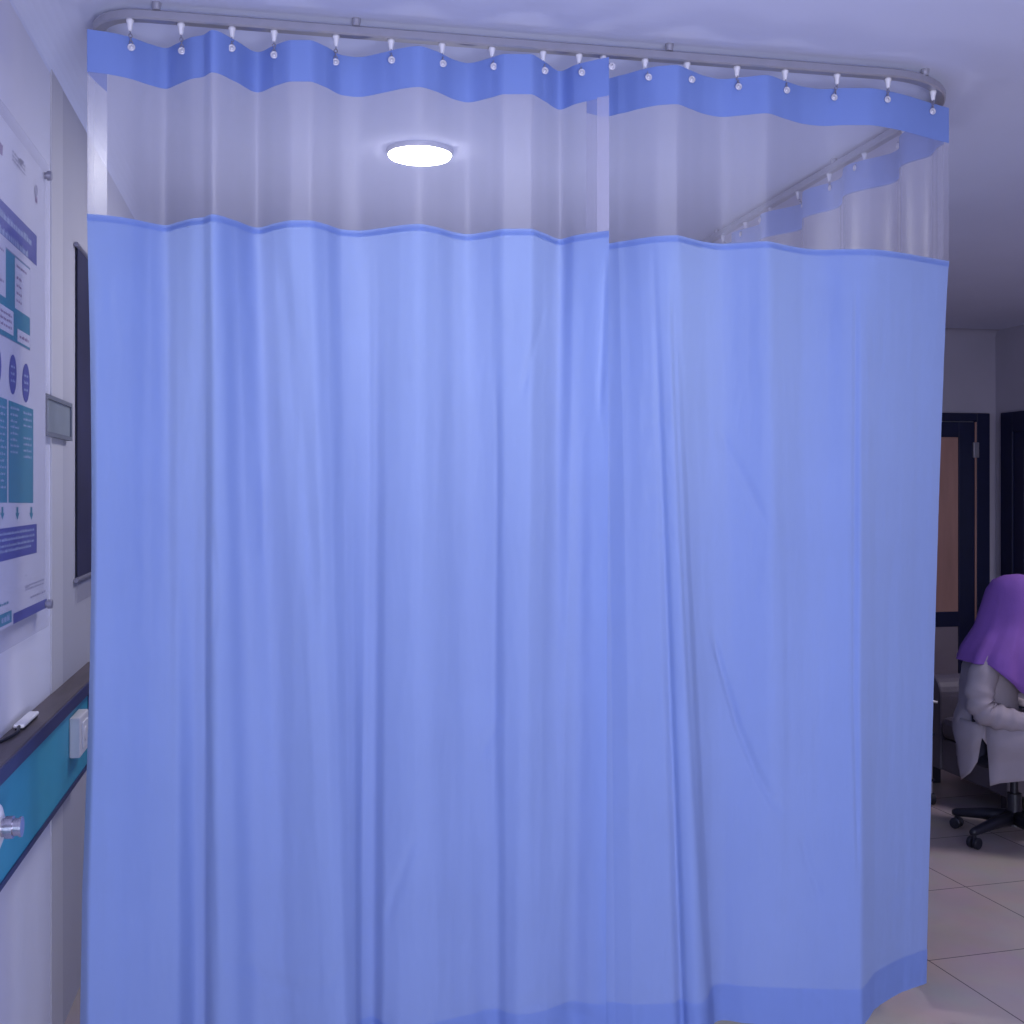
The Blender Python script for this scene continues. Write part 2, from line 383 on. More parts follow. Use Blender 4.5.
def lin(a, b, n): return [a + (b - a) * k / n for k in range(n + 1)]
def uvs(rows):
    out = []
    for r in rows:
        s = 0; o = []
        for i, p in enumerate(r):
            if i: s += math.dist(p[:2], r[i - 1][:2])
            o.append((s, p[2]))
        out.append(o)
    return out
def off_rows(rows, d, side=False): return [[((p[0] + d) if side else p[0], p[1] if side else p[1] - d, p[2]) for p in r] for r in rows]
def curtain(cols, root, edge=None, side=False, fine=True, nz=130, flare=False, right=False):
    S = (lambda z: surf(cols, z, fine, flare, right))
    hr = [S(z) for z in lin(ZH1, ZH0, 6)]
    h = link('header', grid(bmesh.new(), hr), M['header'], root)
    vr = [S(z) for z in lin(ZH0 + .004, ZV - .004, 8)]
    vr = off_rows(vr, -.0012, side)
    v = link('clear_panel', grid(bmesh.new(), vr, uv=uvs(vr)), M['vinyl'], root)
    if edge:
        er = [[(p[0], p[1] - .002, p[2]) for p in r[edge[0]:edge[1]]] for r in vr]
        link('welded_edge', grid(bmesh.new(), er, uv=uvs(er)), M['vinyl2'], v)
    dr = [S(z) for z in lin(ZV, ZB, nz)]
    d = link('drape', grid(bmesh.new(), dr), M['cloth'], root)
    sr = off_rows([S(z) for z in lin(ZV + .006, ZV - .012, 2)], .0016, side)
    link('top_seam', grid(bmesh.new(), sr), M['hem'], d)
    mr = off_rows([S(z) for z in lin(ZHEM, ZB - .001, 10)], .0018, side)
    link('hem', grid(bmesh.new(), mr), M['hem'], d)
    return root
colsL = columns(HEAD_L, MAP_L, BOT_L, 87, 609, 1.0, True)
cl = empty('privacy_curtain', (colsL[0][0][0], RY, RZ), 'blue privacy curtain with clear top band, left panel nearest the poster wall', 'curtain', 'privacy curtains round the bay')
curtain(colsL, cl, edge=(len(colsL) - 13, len(colsL)), flare=True)
colsR = columns(HEAD_R, MAP_R, BOT_R, 588, 949, 1.0, False)
# the right panel passes just behind the free edge of the left one
nR = len(colsR)
cr = empty('privacy_curtain', (colsR[-1][0][0], RY, RZ), 'blue privacy curtain with clear top band, right panel ending beside the armchair', 'curtain', 'privacy curtains round the bay')
def push(c, i):
    px = 588 + (949 - 588) * i / (nR - 1)
    e = .016 * max(0, min(1, (618 - px) / 12))
    return ((c[0][0], c[0][1] + e), (c[1][0], c[1][1] + e))
colsR = [push(c, i) for i, c in enumerate(colsR)]
curtain(colsR, cr, right=True)
# side panel running back along the side rail
tx, ty = colsR[-1][0]; bx_, by_ = colsR[-1][1]
colsS = []
for i in range(241):
    y = 3.16 + (5.62 - 3.16) * i / 240
    a = min(1, i / 24); a = a * a * (3 - 2 * a)
    rx_ = RXR - .008 + .034 * math.sin((y - 3.16) * 2 * math.pi / .37) + .012 * math.sin(y * 9.1)
    t = (2.008 * (1 - a) + a * rx_, y + .04 * (1 - a))
    b = (RXR - .10 * max(0, 1 - i / 60) + .022 * a * math.sin((y - 3.16) * 2 * math.pi / .31) + .01 * a * math.sin(y * 8), y + .14 * max(0, 1 - i / 60))
    colsS.append((t, b))
cs = empty('privacy_curtain', (RXR, 4.4, RZ), 'blue privacy curtain side panel running back from the corner, seen through the clear vinyl', 'curtain', 'privacy curtains round the bay')
curtain(colsS, cs, side=True, fine=False, nz=40)

# curtain hooks: slider under the rail, chain, ring clipped to the header
ORD = ['first', 'second', 'third', 'fourth', 'fifth', 'sixth', 'seventh', 'eighth', 'ninth', 'tenth', 'eleventh', 'twelfth', 'thirteenth', 'fourteenth', 'fifteenth', 'sixteenth', 'seventeenth', 'eighteenth']
def make_hook(top, bot, label, group, side):
    e = empty('curtain_hook', top, label, 'hook', group)
    bm = bmesh.new(); x, y, z = top
    tube(bm, [(x, y, z), (x, y, z - .006), (x, y, z - .012), (x, y, z - .024), (x, y, z - .030)], [.010, .010, .0075, .006, .004], 12)
    link('slider', bm, M['white'], e, smooth=True)
    bm = bmesh.new(); a = Vector((x, y, z - .028)); b = Vector(bot) + Vector((0, 0, .006)); n = 4
    for k in range(n):
        c = a.lerp(b, (k + .5) / n); L = (b - a).length / n * .62
        ax = (b - a).normalized(); s = Vector((1, 0, 0)) if k % 2 else Vector((0, 1, 0)); s = (s - ax * s.dot(ax)).normalized()
        tube(bm, [c + ax * math.cos(q) * L + s * math.sin(q) * .0042 for q in [2 * math.pi * j / 10 for j in range(10)]], .0013, 6, closed=True)
    link('chain', bm, M['dsteel'], e, smooth=True)
    bm = bmesh.new(); o = Vector(bot)
    if side: ring = lambda q: o + Vector((0, math.cos(q) * .0075, math.sin(q) * .0075))
    else: ring = lambda q: o + Vector((math.cos(q) * .0075, 0, math.sin(q) * .0075))
    tube(bm, [ring(2 * math.pi * j / 16) for j in range(16)], .0028, 8, closed=True)
    n_ = Vector((-1, 0, 0)) if side else Vector((0, -1, 0))
    tube(bm, [o - n_ * .001, o + n_ * .0015], .0062, 12)
    link('eyelet', bm, M['pearl'], e, smooth=True)
def head_point(cols, X):                    # header position straight below a point of the front rail
    best = min(cols, key=lambda c: abs(c[0][0] - X)); return best[0]
hp = [130, 181, 232, 274, 336, 391, 442, 492, 543, 579, 603, 645, 687, 737, 785, 837, 888, 933]
for i, px in enumerate(hp):
    (x, y), d = on_y(px, RY)
    ytop = RY
    if px == 933: x, ytop = ray(px, 3.46)
    cc = colsL[14:] if px < 605 else colsR[20:]
    hx, hy = head_point(cc, x)
    make_hook((x, ytop, RZ - .012), (x, hy - .0075, ZH1 - .028), ORD[i] + ' curtain hook from the left on the front rail, ' + ('on the left panel' if px < 605 else 'on the right panel'), 'hooks on the front curtain rail', False)
for i in range(8):
    y = 3.5 + i * .27
    hx = min(colsS, key=lambda c: abs(c[0][1] - y))[0][0]
    make_hook((RXR, y, RZ - .012), (hx - .004, y, ZH1 - .022), ORD[i] + ' curtain hook behind the corner on the side rail, seen through clear vinyl', 'hooks on the side curtain rail', True)

# ------------------------------------------------------------------ ceiling lamp
LX, LY = .491, 4.2
lamp = empty('ceiling_light', (LX, LY, ZC), 'round white glowing ceiling light seen through the clear curtain top', 'ceiling light')
bm = bmesh.new(); tube(bm, [(LX, LY, ZC), (LX, LY, ZC - .012), (LX, LY, ZC - .018)], [.123, .123, .119], 40); link('rim', bm, M['white'], lamp)
bm = bmesh.new(); tube(bm, [(LX, LY, ZC - .017), (LX, LY, ZC - .026), (LX, LY, ZC - .032), (LX, LY, ZC - .034)], [.118, .112, .08, .03], 40); link('diffuser', bm, M['lamp'], lamp)

# ------------------------------------------------------------------ left wall: poster, sign, banner, bed-head panel
PX = WX + .022
def wp(px, py, X=PX): return on_x(px, py, X)
yr = wp(45.5, 300).y; zt = wp(45, 174).z; zb = wp(46, 608).z; yl = yr - .80
po = empty('acrylic_poster', (WX, (yr + yl) / 2, zb), 'white information poster with blue and teal blocks behind clear acrylic on the left wall', 'poster')
link('board', B(PX - .004, PX, yl, yr, zb, zt), M['paper'], po)
bm = bmesh.new()
def poly(pts, mi, lift):
    vs = []
    for px, py in pts:
        p = wp(px, py); vs.append(bm.verts.new((PX + lift, p.y, p.z)))
    f = bm.faces.new(vs); f.material_index = mi
    return f
def clipx(y0, y1, slope): return None
L0 = -32
def ln(p0, p1, x): return p0[1] + (p1[1] - p0[1]) * (x - p0[0]) / (p1[0] - p0[0])
def quad(x0, x1, ta, tb, ba, bb, mi, lift):  # edges follow the wall's own level lines; given at two photo columns each
    poly([(x0, ln(ta, tb, x0)), (x1, ln(ta, tb, x1)), (x1, ln(ba, bb, x1)), (x0, ln(ba, bb, x0))], mi, lift)
def level(x0, x1, ya, yb, mi, lift):         # level strip given by its height at photo column x1
    z0, z1 = wp(x1, ya).z, wp(x1, yb).z
    Y0, Y1 = wp(x0, 300).y, wp(x1, 300).y
    vs = [bm.verts.new((PX + lift, *q)) for q in ((Y0, z0), (Y1, z0), (Y1, z1), (Y0, z1))]
    bm.faces.new(vs).material_index = mi
# materials: 0 blue 1 teal 2 paper 3 mauve 4 grey 5 pale
def text_line(x0, x1, y, h, mi, lift, seed):
    r = random.Random(seed); x = x0
    yref = y
    z = wp(x1, y).z; zh = wp(x1, y - h).z - z
    Y0, Y1 = wp(x0, 300).y, wp(x1, 300).y; yy = Y0
    while yy < Y1 - .004:
        w = min(r.uniform(.010, .030), Y1 - yy)
        t = yy
        while t < yy + w:                    # letters as small strokes
            lw = r.uniform(.003, .006); hh = zh * r.choice([.7, .7, 1.0])
            vs = [bm.verts.new((PX + lift, *q)) for q in ((t, z), (min(t + lw, yy + w), z), (min(t + lw, yy + w), z + hh), (t, z + hh))]
            bm.faces.new(vs).material_index = mi; t += lw + .0012
        yy += w + .006
def ellipse(cx, cy, rx, ry, mi, lift):
    poly([(cx + rx * math.cos(q), cy + ry * math.sin(q) + .35 * rx * math.cos(q) * 0) for q in [2 * math.pi * k / 28 for k in range(28)]], mi, lift)
level(L0, 36.5, 236, 266, 0, .0006)                                    # title band
text_line(L0, 31, 246, 7, 5, .0012, 1); text_line(L0, 28, 258, 7, 5, .0012, 2)
level(L0, 30, 268, 351, 4, .0005); level(L0, 29.5, 269, 350, 1, .0008)   # teal block
level(14.5, 29.5, 270, 318, 2, .0012); level(-9, 5.2, 246, 298, 2, .0012); level(-9, 13, 312, 336, 2, .0012); level(17, 29.5, 336, 348, 2, .0012)
for k in range(5): text_line(16, 21 if k else 26, 275 + k * 7.5, 3, 3, .0016, 10 + k)
for k in range(3): text_line(-6, 11, 318 + k * 6, 3, 3, .0016, 20 + k)
text_line(19, 28, 343, 3.5, 3, .0016, 25); text_line(-6, 3, 252, 3, 3, .0016, 26); text_line(-6, 3, 283, 3, 3, .0016, 27)
ellipse(12.5, 374.5, 3.8, 20, 0, .0008); ellipse(25.6, 383, 3.8, 19.5, 0, .0008); ellipse(-3, 366, 4, 20, 0, .0008)
for k in range(3):
    text_line(10.4, 14.6, 369 + k * 7, 3, 5, .0014, 30 + k); text_line(23.8, 27.6, 378 + k * 7, 3, 5, .0014, 34 + k)
quad(8.2, 33, (0, 397), (33, 409.5), (0, 502.6), (33, 503), 1, .0008); quad(L0, 6.8, (0, 397), (33, 409.5), (0, 502.6), (33, 503), 1, .0008)
for k in range(8): text_line(10, 18.5 - (k % 3), 411 + k * 6.1, 2.6, 5, .0014, 40 + k)
for k in (0, 1, 2, 4, 5, 6, 7): text_line(23, 31, 416 + k * 6.1, 2.6, 5, .0014, 50 + k)
for k in range(13): text_line(-8, 5.5 - (k % 3), 409 + k * 6.6, 2.6, 5, .0014, 60 + k)
for cx in (17, 31, 2):                                                   # small arrows
    poly([(cx - .8, 507), (cx + 1, 507), (cx + 1, 513), (cx - .8, 513)], 1, .0008); poly([(cx - 1.9, 513), (cx + 2, 513), (cx + .2, 520)], 1, .0008)
level(L0, 36.5, 523.8, 552.6, 0, .0008)
for k in range(4): text_line(L0, 34 - (3 if k == 3 else 0), 530.5 + k * 5.4, 2.8, 5, .0014, 80 + k)
text_line(25, 27, 575.5, 1.5, 4, .001, 90); text_line(25, 44, 580, 1.6, 4, .001, 91); text_line(25, 44, 583.5, 1.6, 4, .001, 92); text_line(25, 29, 587, 1.5, 4, .001, 93); text_line(30, 45, 592, 2.2, 4, .001, 94)
text_line(-4, 9, 603, 2.4, 1, .001, 95)
level(13, 46.5, 598.5, 607.6, 0, .0008); level(-10, 11.3, 610, 622, 1, .0008); text_line(1, 9, 620, 7, 5, .0014, 96)
for k in range(3): text_line(12, 25, 168 + k * 4, 2.4, 4, .001, 100 + k)
poly([(17, 160), (20, 158), (24, 162), (21, 166)], 4, .001); poly([(-1, 141), (2.5, 146), (2, 156), (-1, 153)], 3, .001)
ellipse(35.8, 191, 1.6, 6, 4, .001); level(35, 37, 198, 204, 3, .001)
link('printed_graphic', bm, [M['pblue'], M['pteal'], M['paper'], M['pink'], M['pgrey'], M['pale']], po)
link('acrylic_sheet', B(PX + .003, PX + .006, yl - .02, yr + .012, zb - .05, zt + .03), M['acry'], po)
for (yy, zz) in ((yr - .012, zt - .006), (yr - .004, zb + .012), (yl + .02, zt - .006), (yl + .02, zb + .012)):
    bm = bmesh.new(); tube(bm, [(WX + .0015, yy, zz), (PX + .007, yy, zz), (PX + .0071, yy, zz), (PX + .017, yy, zz), (PX + .019, yy, zz)], [.009, .009, .013, .013, .011], 16)
    link('standoff', bm, M['dsteel'], po)

SX = PF + .018
a = on_x(46, 393, SX); b = on_x(72.5, 404, SX); z1 = a.z; z0 = on_x(46, 435, SX).z
sg = empty('wall_sign', (WX, (a.y + b.y) / 2, z0), 'small grey framed notice plate on the left wall between poster and curtain', 'sign')
bm = bmesh.new(); y0, y1 = PY + .006, b.y
ya_ = a.y
for (q0_, q1_, r0, r1) in ((ya_, b.y, z1 - .012, z1), (ya_, b.y, z0, z0 + .012), (ya_, ya_ + .016, z0 + .012, z1 - .012), (b.y - .016, b.y, z0 + .012, z1 - .012)):
    box(bm, PF + .004, SX, q0_, q1_, r0, r1)
link('frame', bm, M['signrim'], sg)
link('notice_sheet', B(PF + .004, SX - .005, ya_ + .016, b.y - .016, z0 + .012, z1 - .012), M['signface'], sg)

# dark banner hanging on rods, mostly hidden behind the curtain
BX = PF + .009
bt = on_x(78, 246, BX); bb_ = on_x(82, 578, BX)
bn = empty('hanging_banner', (BX, bt.y + .3, bb_.z), 'dark wall banner on metal rods, edge showing just left of the curtain', 'banner')
link('sheet', B(BX - .004, BX, bt.y, bt.y + .62, bb_.z, bt.z), M['dark'], bn)
bm = bmesh.new(); tube(bm, [(BX - .001, bt.y - .03, bt.z), (BX - .001, bt.y + .66, bt.z)], .008, 12); link('rod', bm, M['dsteel'], bn, smooth=False)
bm = bmesh.new(); tube(bm, [(BX - .001, bt.y - .03, bb_.z), (BX - .001, bt.y + .66, bb_.z)], .008, 12); link('rod', bm, M['dsteel'], bn, smooth=False)
link('lower_flap', B(BX - .003, BX - .001, bt.y, bt.y + .62, bb_.z - .075, bb_.z), M['acry'], bn)
for zz in (bt.z, bb_.z):
    bm = bmesh.new(); tube(bm, [(PF, bt.y + .1, zz), (BX, bt.y + .1, zz)], .006, 10); link('bracket', bm, M['dsteel'], bn)

LXF, LZ1, LZ0, BZ0 = -.597, 1.048, 1.015, .765
yend = 3.82; y_start = .9
bp = empty('bed_head_panel', (WX, 2.4, BZ0), 'teal wall service panel with dark shelf ledge along the left wall', 'wall panel')
link('ledge', B(WX + .0015, LXF, y_start, yend + .3, LZ0, LZ1), M['wood'], bp, bevel=.003)
link('ledge_edge', B(LXF, LXF + .004, y_start, yend + .3, LZ0 - .004, LZ1 - .003), M['navy'], bp)
link('face_panel', B(WX + .0015, -.613, y_start, yend - .03, BZ0 + .012, LZ0), M['teal'], bp)
link('bottom_trim', B(WX + .0015, -.609, y_start, yend - .03, BZ0 - .002, BZ0 + .012), M['navy'], bp)
link('end_cap', B(WX + .0015, -.607, yend - .03, yend - .01, BZ0 - .002, LZ0), M['navy'], bp)
FX = -.613
# white socket near the far end of the panel
s0 = on_x(80, 718, FX + .03); s1 = on_x(88.5, 709, FX + .03); sz0 = on_x(81, 757, FX + .03).z; sz1 = s0.z
so = empty('wall_socket', (FX, (s0.y + s1.y) / 2, sz0), 'white boxy wall socket on the teal panel beside the curtain', 'socket')
link('housing', B(FX, FX + .03, s0.y, s1.y, sz0, sz1), M['cream'], so, bevel=.004)
link('cover_plate', B(FX + .03, FX + .034, s0.y + .03, s1.y - .03, sz0 + .02, sz1 - .02), M['white'], so, bevel=.003)
ym = (s0.y + s1.y) / 2
bm = bmesh.new(); tube(bm, [(FX + .033, ym, (sz0 + sz1) / 2), (FX + .036, ym, (sz0 + sz1) / 2)], .022, 20); link('socket_well', bm, M['cream'], so)
# gas outlet with steel nozzle at the frame edge
g = on_x(-3, 828, FX + .03)
go = empty('gas_outlet', (FX, g.y, g.z), 'white round gas outlet with steel nozzle on the teal panel', 'gas outlet')
link('back_plate', B(FX, FX + .006, g.y - .075, g.y + .075, g.z - .098, g.z + .098), mat('pale_blue_plate', (.20, .34, .62), .35, .2, .5, .05, 20), go, bevel=.003)
bm = bmesh.new(); tube(bm, [(FX + .006, g.y, g.z), (FX + .02, g.y, g.z), (FX + .034, g.y, g.z), (FX + .040, g.y, g.z)], [.062, .060, .046, .030], 32); link('outlet_body', bm, M['white'], go)
bm = bmesh.new(); tube(bm, [(FX + .036, g.y, g.z), (FX + .046, g.y, g.z), (FX + .047, g.y, g.z), (FX + .062, g.y, g.z), (FX + .063, g.y, g.z), (FX + .073, g.y, g.z), (FX + .074, g.y, g.z), (FX + .079, g.y, g.z)],
     [.019, .019, .023, .023, .018, .018, .021, .021], 24); nz = link('nozzle', bm, M['steel'], go)
for sy, sz in ((.05, .082), (.05, -.082), (-.05, .082), (-.05, -.082)):
    bm = bmesh.new(); tube(bm, [(FX + .006, g.y + sy, g.z + sz), (FX + .010, g.y + sy, g.z + sz), (FX + .012, g.y + sy, g.z + sz)], [.008, .008, .004], 12); link('screw', bm, M['dsteel'], go)
# little remote with dark cable on the ledge
def on_z(px, py, z):
    d = F0 * (H_CAM - z) / (py - HOR); x, y = ray(px, d); return Vector((x, y, z))
r0 = on_z(17, 716.5, LZ1 + .012); r1 = on_z(38, 711, LZ1 + .012)
rx = WX + .028
rm = empty('handset', (rx, r0.y, LZ1), 'small white handset with dark cable lying on the dark ledge', 'handset')
c0, c1 = on_x(17, 718, rx).y, on_x(36, 713, rx).y
link('casing', B(rx - .014, rx + .012, c0 + .02, c1 - .02, LZ1 + .006, LZ1 + .016), M['white'], rm, bevel=.004)
link('underside', B(rx - .011, rx + .010, c0 + .03, c1 - .03, LZ1, LZ1 + .006), M['black'], rm)
bm = bmesh.new(); tube(bm, [(rx, c0 + .024, LZ1 + .011), (rx + .006, c0 - .02, LZ1 + .006), (rx, c0 - .07, LZ1 + .005), (rx - .012, c0 - .12, LZ1 + .004), (rx - .02, c0 - .2, LZ1 + .004), (rx - .02, c0 - .4, LZ1 + .004)], .004, 8)
link('cable', bm, M['black'], rm, smooth=True)

# ------------------------------------------------------------------ right side: armchair, stool, person, trolley
ax0, ax1, ay0, ay1 = 3.53, 4.32, 5.07, 5.86
ac = empty('armchair', ((ax0 + ax1) / 2, (ay0 + ay1) / 2, 0), 'charcoal armchair with rounded arms standing behind the seated person', 'armchair')
def arm(y0, y1):
    bm = bmesh.new(); ym = (y0 + y1) / 2; w = (y1 - y0) / 2; prof = [(y0, .10), (y0, .50)] + [(ym - w * math.cos(q), .50 + .11 * math.sin(q)) for q in [math.pi * k / 12 for k in range(1, 12)]] + [(y1, .50), (y1, .10)]
    return loft(bm, [[(x, a, b) for a, b in prof] for x in (ax0, ax0 + .02, ax1)])
link('arm', arm(ay1 - .20, ay1), M['sofa'], ac, bevel=.012)
link('arm', arm(ay0, ay0 + .15), M['sofa'], ac, bevel=.012)
link('seat_base', B(ax0 + .01, ax1, ay0 + .15, ay1 - .20, .10, .28), M['sofa'], ac, bevel=.012)
link('seat_cushion', B(ax0 - .005, ax1 - .16, ay0 + .155, ay1 - .205, .28, .40), M['sofa'], ac, bevel=.035)
link('backrest', B(ax1 - .2, ax1 + .02, ay0 + .02, ay1 - .02, .10, .80), M['sofa'], ac, bevel=.04)
for fx in (ax0 + .05, ax1 - .05):
    for fy in (ay0 + .06, ay1 - .06): link('foot', B(fx - .025, fx + .025, fy - .025, fy + .025, 0, .10), M['black'], ac)

CX, CY = 3.355, 4.765
st = empty('swivel_stool', (CX, CY, 0), 'black five-star swivel stool on castors under the person in the white coat', 'stool')
bm = bmesh.new(); n = 28
def rr(rx, ry, z): return [(CX + .981 * rx * math.cos(q) + .196 * ry * math.sin(q), CY - .196 * rx * math.cos(q) + .981 * ry * math.sin(q), z) for q in [2 * math.pi * k / n for k in range(n)]]
loft(bm, [rr(.19, .19, .355), rr(.215, .215, .365), rr(.225, .225, .39), rr(.215, .215, .412), rr(.18, .18, .42)])
link('seat', bm, M['black'], st, smooth=True)
bm = bmesh.new(); tube(bm, [(CX, CY, .355), (CX, CY, .335), (CX, CY, .33), (CX, CY, .22), (CX, CY, .219), (CX, CY, .12), (CX, CY, .07)], [.09, .09, .018, .018, .032, .034, .045], 20); link('column', bm, M['black'], st)
for k in range(5):
    a = math.radians(125 + 72 * k); ux, uy = math.cos(a), math.sin(a)
    bm = bmesh.new(); tube(bm, [(CX + ux * .02, CY + uy * .02, .105), (CX + ux * .15, CY + uy * .15, .095), (CX + ux * .275, CY + uy * .275, .075), (CX + ux * .29, CY + uy * .29, .072)], [.036, .027, .019, .014], 10)
    lg = link('leg', bm, M['black'], st, smooth=True)
    wx, wy = CX + ux * .272, CY + uy * .272
    bm = bmesh.new(); px_, py_ = -uy, ux
    for s in (-1, 1):
        tube(bm, [(wx + px_ * s * .007, wy + py_ * s * .007, .026), (wx + px_ * s * .009, wy + py_ * s * .009, .026), (wx + px_ * s * .024, wy + py_ * s * .024, .026), (wx + px_ * s * .027, wy + py_ * s * .027, .026)], [.022, .026, .026, .021], 18)
    tube(bm, [(wx, wy, .03), (wx, wy, .075)], .009, 10)
    link('castor', bm, M['black'], lg, smooth=False)

# the seated person, facing along the photo's right; f forward, s to her left, z up
PF_, PS_ = .818, .575                      # she sits side-on to the camera
def L(f, s, z): return Vector((CX + PF_ * f + PS_ * s, CY - PS_ * f + PF_ * s, z))
pe = empty('person', (CX, CY, 0), 'seated person in purple hijab and white coat leaning over, facing right', 'person')
def skin_mesh(name, verts, edges, radii, m, parent, sub=2, roots=(0,)):
    me = bpy.data.meshes.new(name); me.from_pydata([tuple(v) for v in verts], edges, [])
    o = bpy.data.objects.new(name, me); C.objects.link(o)
    sk = o.modifiers.new('skin', 'SKIN'); sk.use_smooth_shade = True
    for i, r in enumerate(radii):
        d = me.skin_vertices[0].data[i]; d.radius = r if isinstance(r, tuple) else (r, r); d.use_root = i in roots
    sb = o.modifiers.new('sub', 'SUBSURF'); sb.levels = sub; sb.render_levels = sub
    dg = bpy.context.evaluated_depsgraph_get(); dg.update()
    me2 = bpy.data.meshes.new_from_object(o.evaluated_get(dg)); me2.name = name
    bpy.data.objects.remove(o); o = bpy.data.objects.new(name, me2); C.objects.link(o); me2.materials.clear(); me2.materials.append(m)
    for p in me2.polygons: p.use_smooth = True
    if parent: o.parent = parent; o.matrix_parent_inverse = world_of(parent).inverted()
    return o
V, E, R = [], [], []
def vtx(p, r, prev=None):
    V.append(p); R.append(r); i = len(V) - 1
    if prev is not None: E.append((prev, i))
    return i
pelv = vtx(L(-.11, 0, .51), (.13, .11)); sp1 = vtx(L(-.115, 0, .62), (.12, .09), pelv); sp2 = vtx(L(-.105, 0, .75), (.13, .10), sp1)
nb = vtx(L(-.07, 0, .90), .06, sp2); nk = vtx(L(-.03, 0, .96), .048, nb)
hd0 = vtx(L(.0, 0, 1.03), (.062, .066), nk); hd1 = vtx(L(.02, 0, 1.10), (.082, .092), hd0); hd2 = vtx(L(.01, 0, 1.17), (.074, .082), hd1); hd3 = vtx(L(.005, 0, 1.20), (.04, .045), hd2)
HANDS = []
for s in (-1, 1):
    sh = vtx(L(-.105, s * .15, .86), .05, sp2); el = vtx(L(-.125, s * .215, .645), .038, sh); mid = vtx(L(-.02, s * .195, .60), .036, el); wr = vtx(L(.085, s * .165, .575), .025, mid)
    pa = vtx(L(.125, s * .155, .572), (.030, .016), wr); kn = vtx(L(.158, s * .148, .570), (.032, .013), pa)
    for j, (oy, ln_) in enumerate(((-.027, .062), (-.009, .072), (.009, .068), (.026, .052))):
        k0 = vtx(L(.168, s * .148 + oy, .570), .0085, kn); k1 = vtx(L(.168 + ln_ * .55, s * .148 + oy * 1.15, .571), .0078, k0); vtx(L(.168 + ln_, s * .148 + oy * 1.2, .562), .0065, k1)
    t0 = vtx(L(.118, s * .155 - s * .034, .570), .0105, pa); t1 = vtx(L(.145, s * .155 - s * .052, .568), .0088, t0); vtx(L(.168, s * .155 - s * .056, .563), .0072, t1)
    hp_ = vtx(L(-.07, s * .095, .50), .085, pelv); kn_ = vtx(L(.30, s * .11, .50), .062, hp_); an = vtx(L(.27, s * .11, .10), .036, kn_); he = vtx(L(.28, s * .11, .055), .034, an); vtx(L(.40, s * .12, .035), .026, he)
body = skin_mesh('body', V, E, R, M['skin'], pe)
# face: nose, lips, eyes, ear sit on the head, mostly under the scarf and out of the frame
def ball(c, r, sx=(1, 1, 1)):
    bm = bmesh.new(); bmesh.ops.create_uvsphere(bm, u_segments=16, v_segments=10, radius=r)
    for v in bm.verts:
        q = v.co; v.co = c + Vector((PF_ * q.x * sx[0] + PS_ * q.y * sx[1], -PS_ * q.x * sx[0] + PF_ * q.y * sx[1], q.z * sx[2]))
    return bm
bm = bmesh.new(); tube(bm, [L(.098, 0, 1.125), L(.115, 0, 1.10), L(.122, 0, 1.085), L(.10, 0, 1.075)], [.008, .011, .014, .008], 10); link('nose', bm, M['skin'], body, smooth=True)
link('mouth', ball(L(.086, 0, 1.052), .02, (.5, 1.1, .4)), M['lipc'], body, smooth=True)
for s in (-1, 1):
    ey = link('eye', ball(L(.091, s * .032, 1.118), .012), M['eyew'], body, smooth=True)
    link('iris', ball(L(.100, s * .032, 1.118), .0052), M['black'], ey, smooth=True)
    link('ear', ball(L(.015, s * .083, 1.095), .028, (.7, .3, 1.1)), M['skin'], body, smooth=True)
# trousers and shoes
V, E, R = [], [], []
p0 = vtx(L(-.11, 0, .505), (.145, .115)); 
for s in (-1, 1):
    a = vtx(L(-.06, s * .10, .50), .094, p0); b = vtx(L(.30, s * .112, .50), .072, a); c = vtx(L(.285, s * .112, .30), .062, b); vtx(L(.272, s * .112, .12), .058, c)
link_tr = skin_mesh('trousers', V, E, R, M['trouser'], pe)
for s in (-1, 1):
    bm = bmesh.new(); rings = []
    for f, w, h in ((.225, .030, .05), (.25, .042, .085), (.30, .044, .09), (.36, .046, .06), (.42, .044, .045), (.455, .025, .03)):
        rings.append([L(f, s * .115 + w * math.cos(q), max(.002, h / 2 + h / 2 * math.sin(q))) for q in [2 * math.pi * k / 14 for k in range(14)]])
    loft(bm, rings); link('shoe', bm, M['shoe'], pe, smooth=True)
# coat: bodice, two sleeves, skirt with back slit, lap
bm = bmesh.new(); rings = []
for z, fc, rf, rs in ((.505, -.115, .150, .195), (.56, -.118, .150, .190), (.64, -.115, .128, .172), (.72, -.108, .130, .172), (.80, -.10, .130, .182), (.86, -.092, .118, .180), (.90, -.08, .090, .13), (.93, -.065, .066, .075)):
    ring = []
    for k in range(40):
        q = 2 * math.pi * k / 40; w = 1 + .035 * math.sin(7 * q + z * 24)
        ring.append(L(fc + rf * w * math.cos(q), rs * w * math.sin(q), z + .006 * math.sin(3 * q + z * 30)))
    rings.append(ring)
loft(bm, rings, False, False)
coat = link('coat', bm, M['coat'], pe, smooth=True)
for s in (-1, 1):
    bm = bmesh.new(); pts = []; rad = []
    K = [(-.10, .150, .865, .062), (-.128, .185, .80, .066), (-.145, .212, .72, .063), (-.140, .222, .66, .062), (-.115, .222, .625, .060), (-.06, .212, .607, .056), (.0, .196, .592, .050), (.05, .18, .580, .046), (.085, .168, .574, .043)]
    for i in range(len(K) - 1):
        for j in range(5):
            t = j / 5; a, b = K[i], K[i + 1]; q = [a[m_] + (b[m_] - a[m_]) * t for m_ in range(4)]
            pts.append(L(q[0], s * q[1], q[2])); rad.append(q[3] * (1 + .085 * math.sin((i * 5 + j) * 1.35) * (1 if 1 < i < 6 else .35)))
    pts.append(L(K[-1][0], s * K[-1][1], K[-1][2])); rad.append(K[-1][3])
    tube(bm, pts, rad, 18, caps=False); link('sleeve', bm, M['coat'], coat, smooth=True)
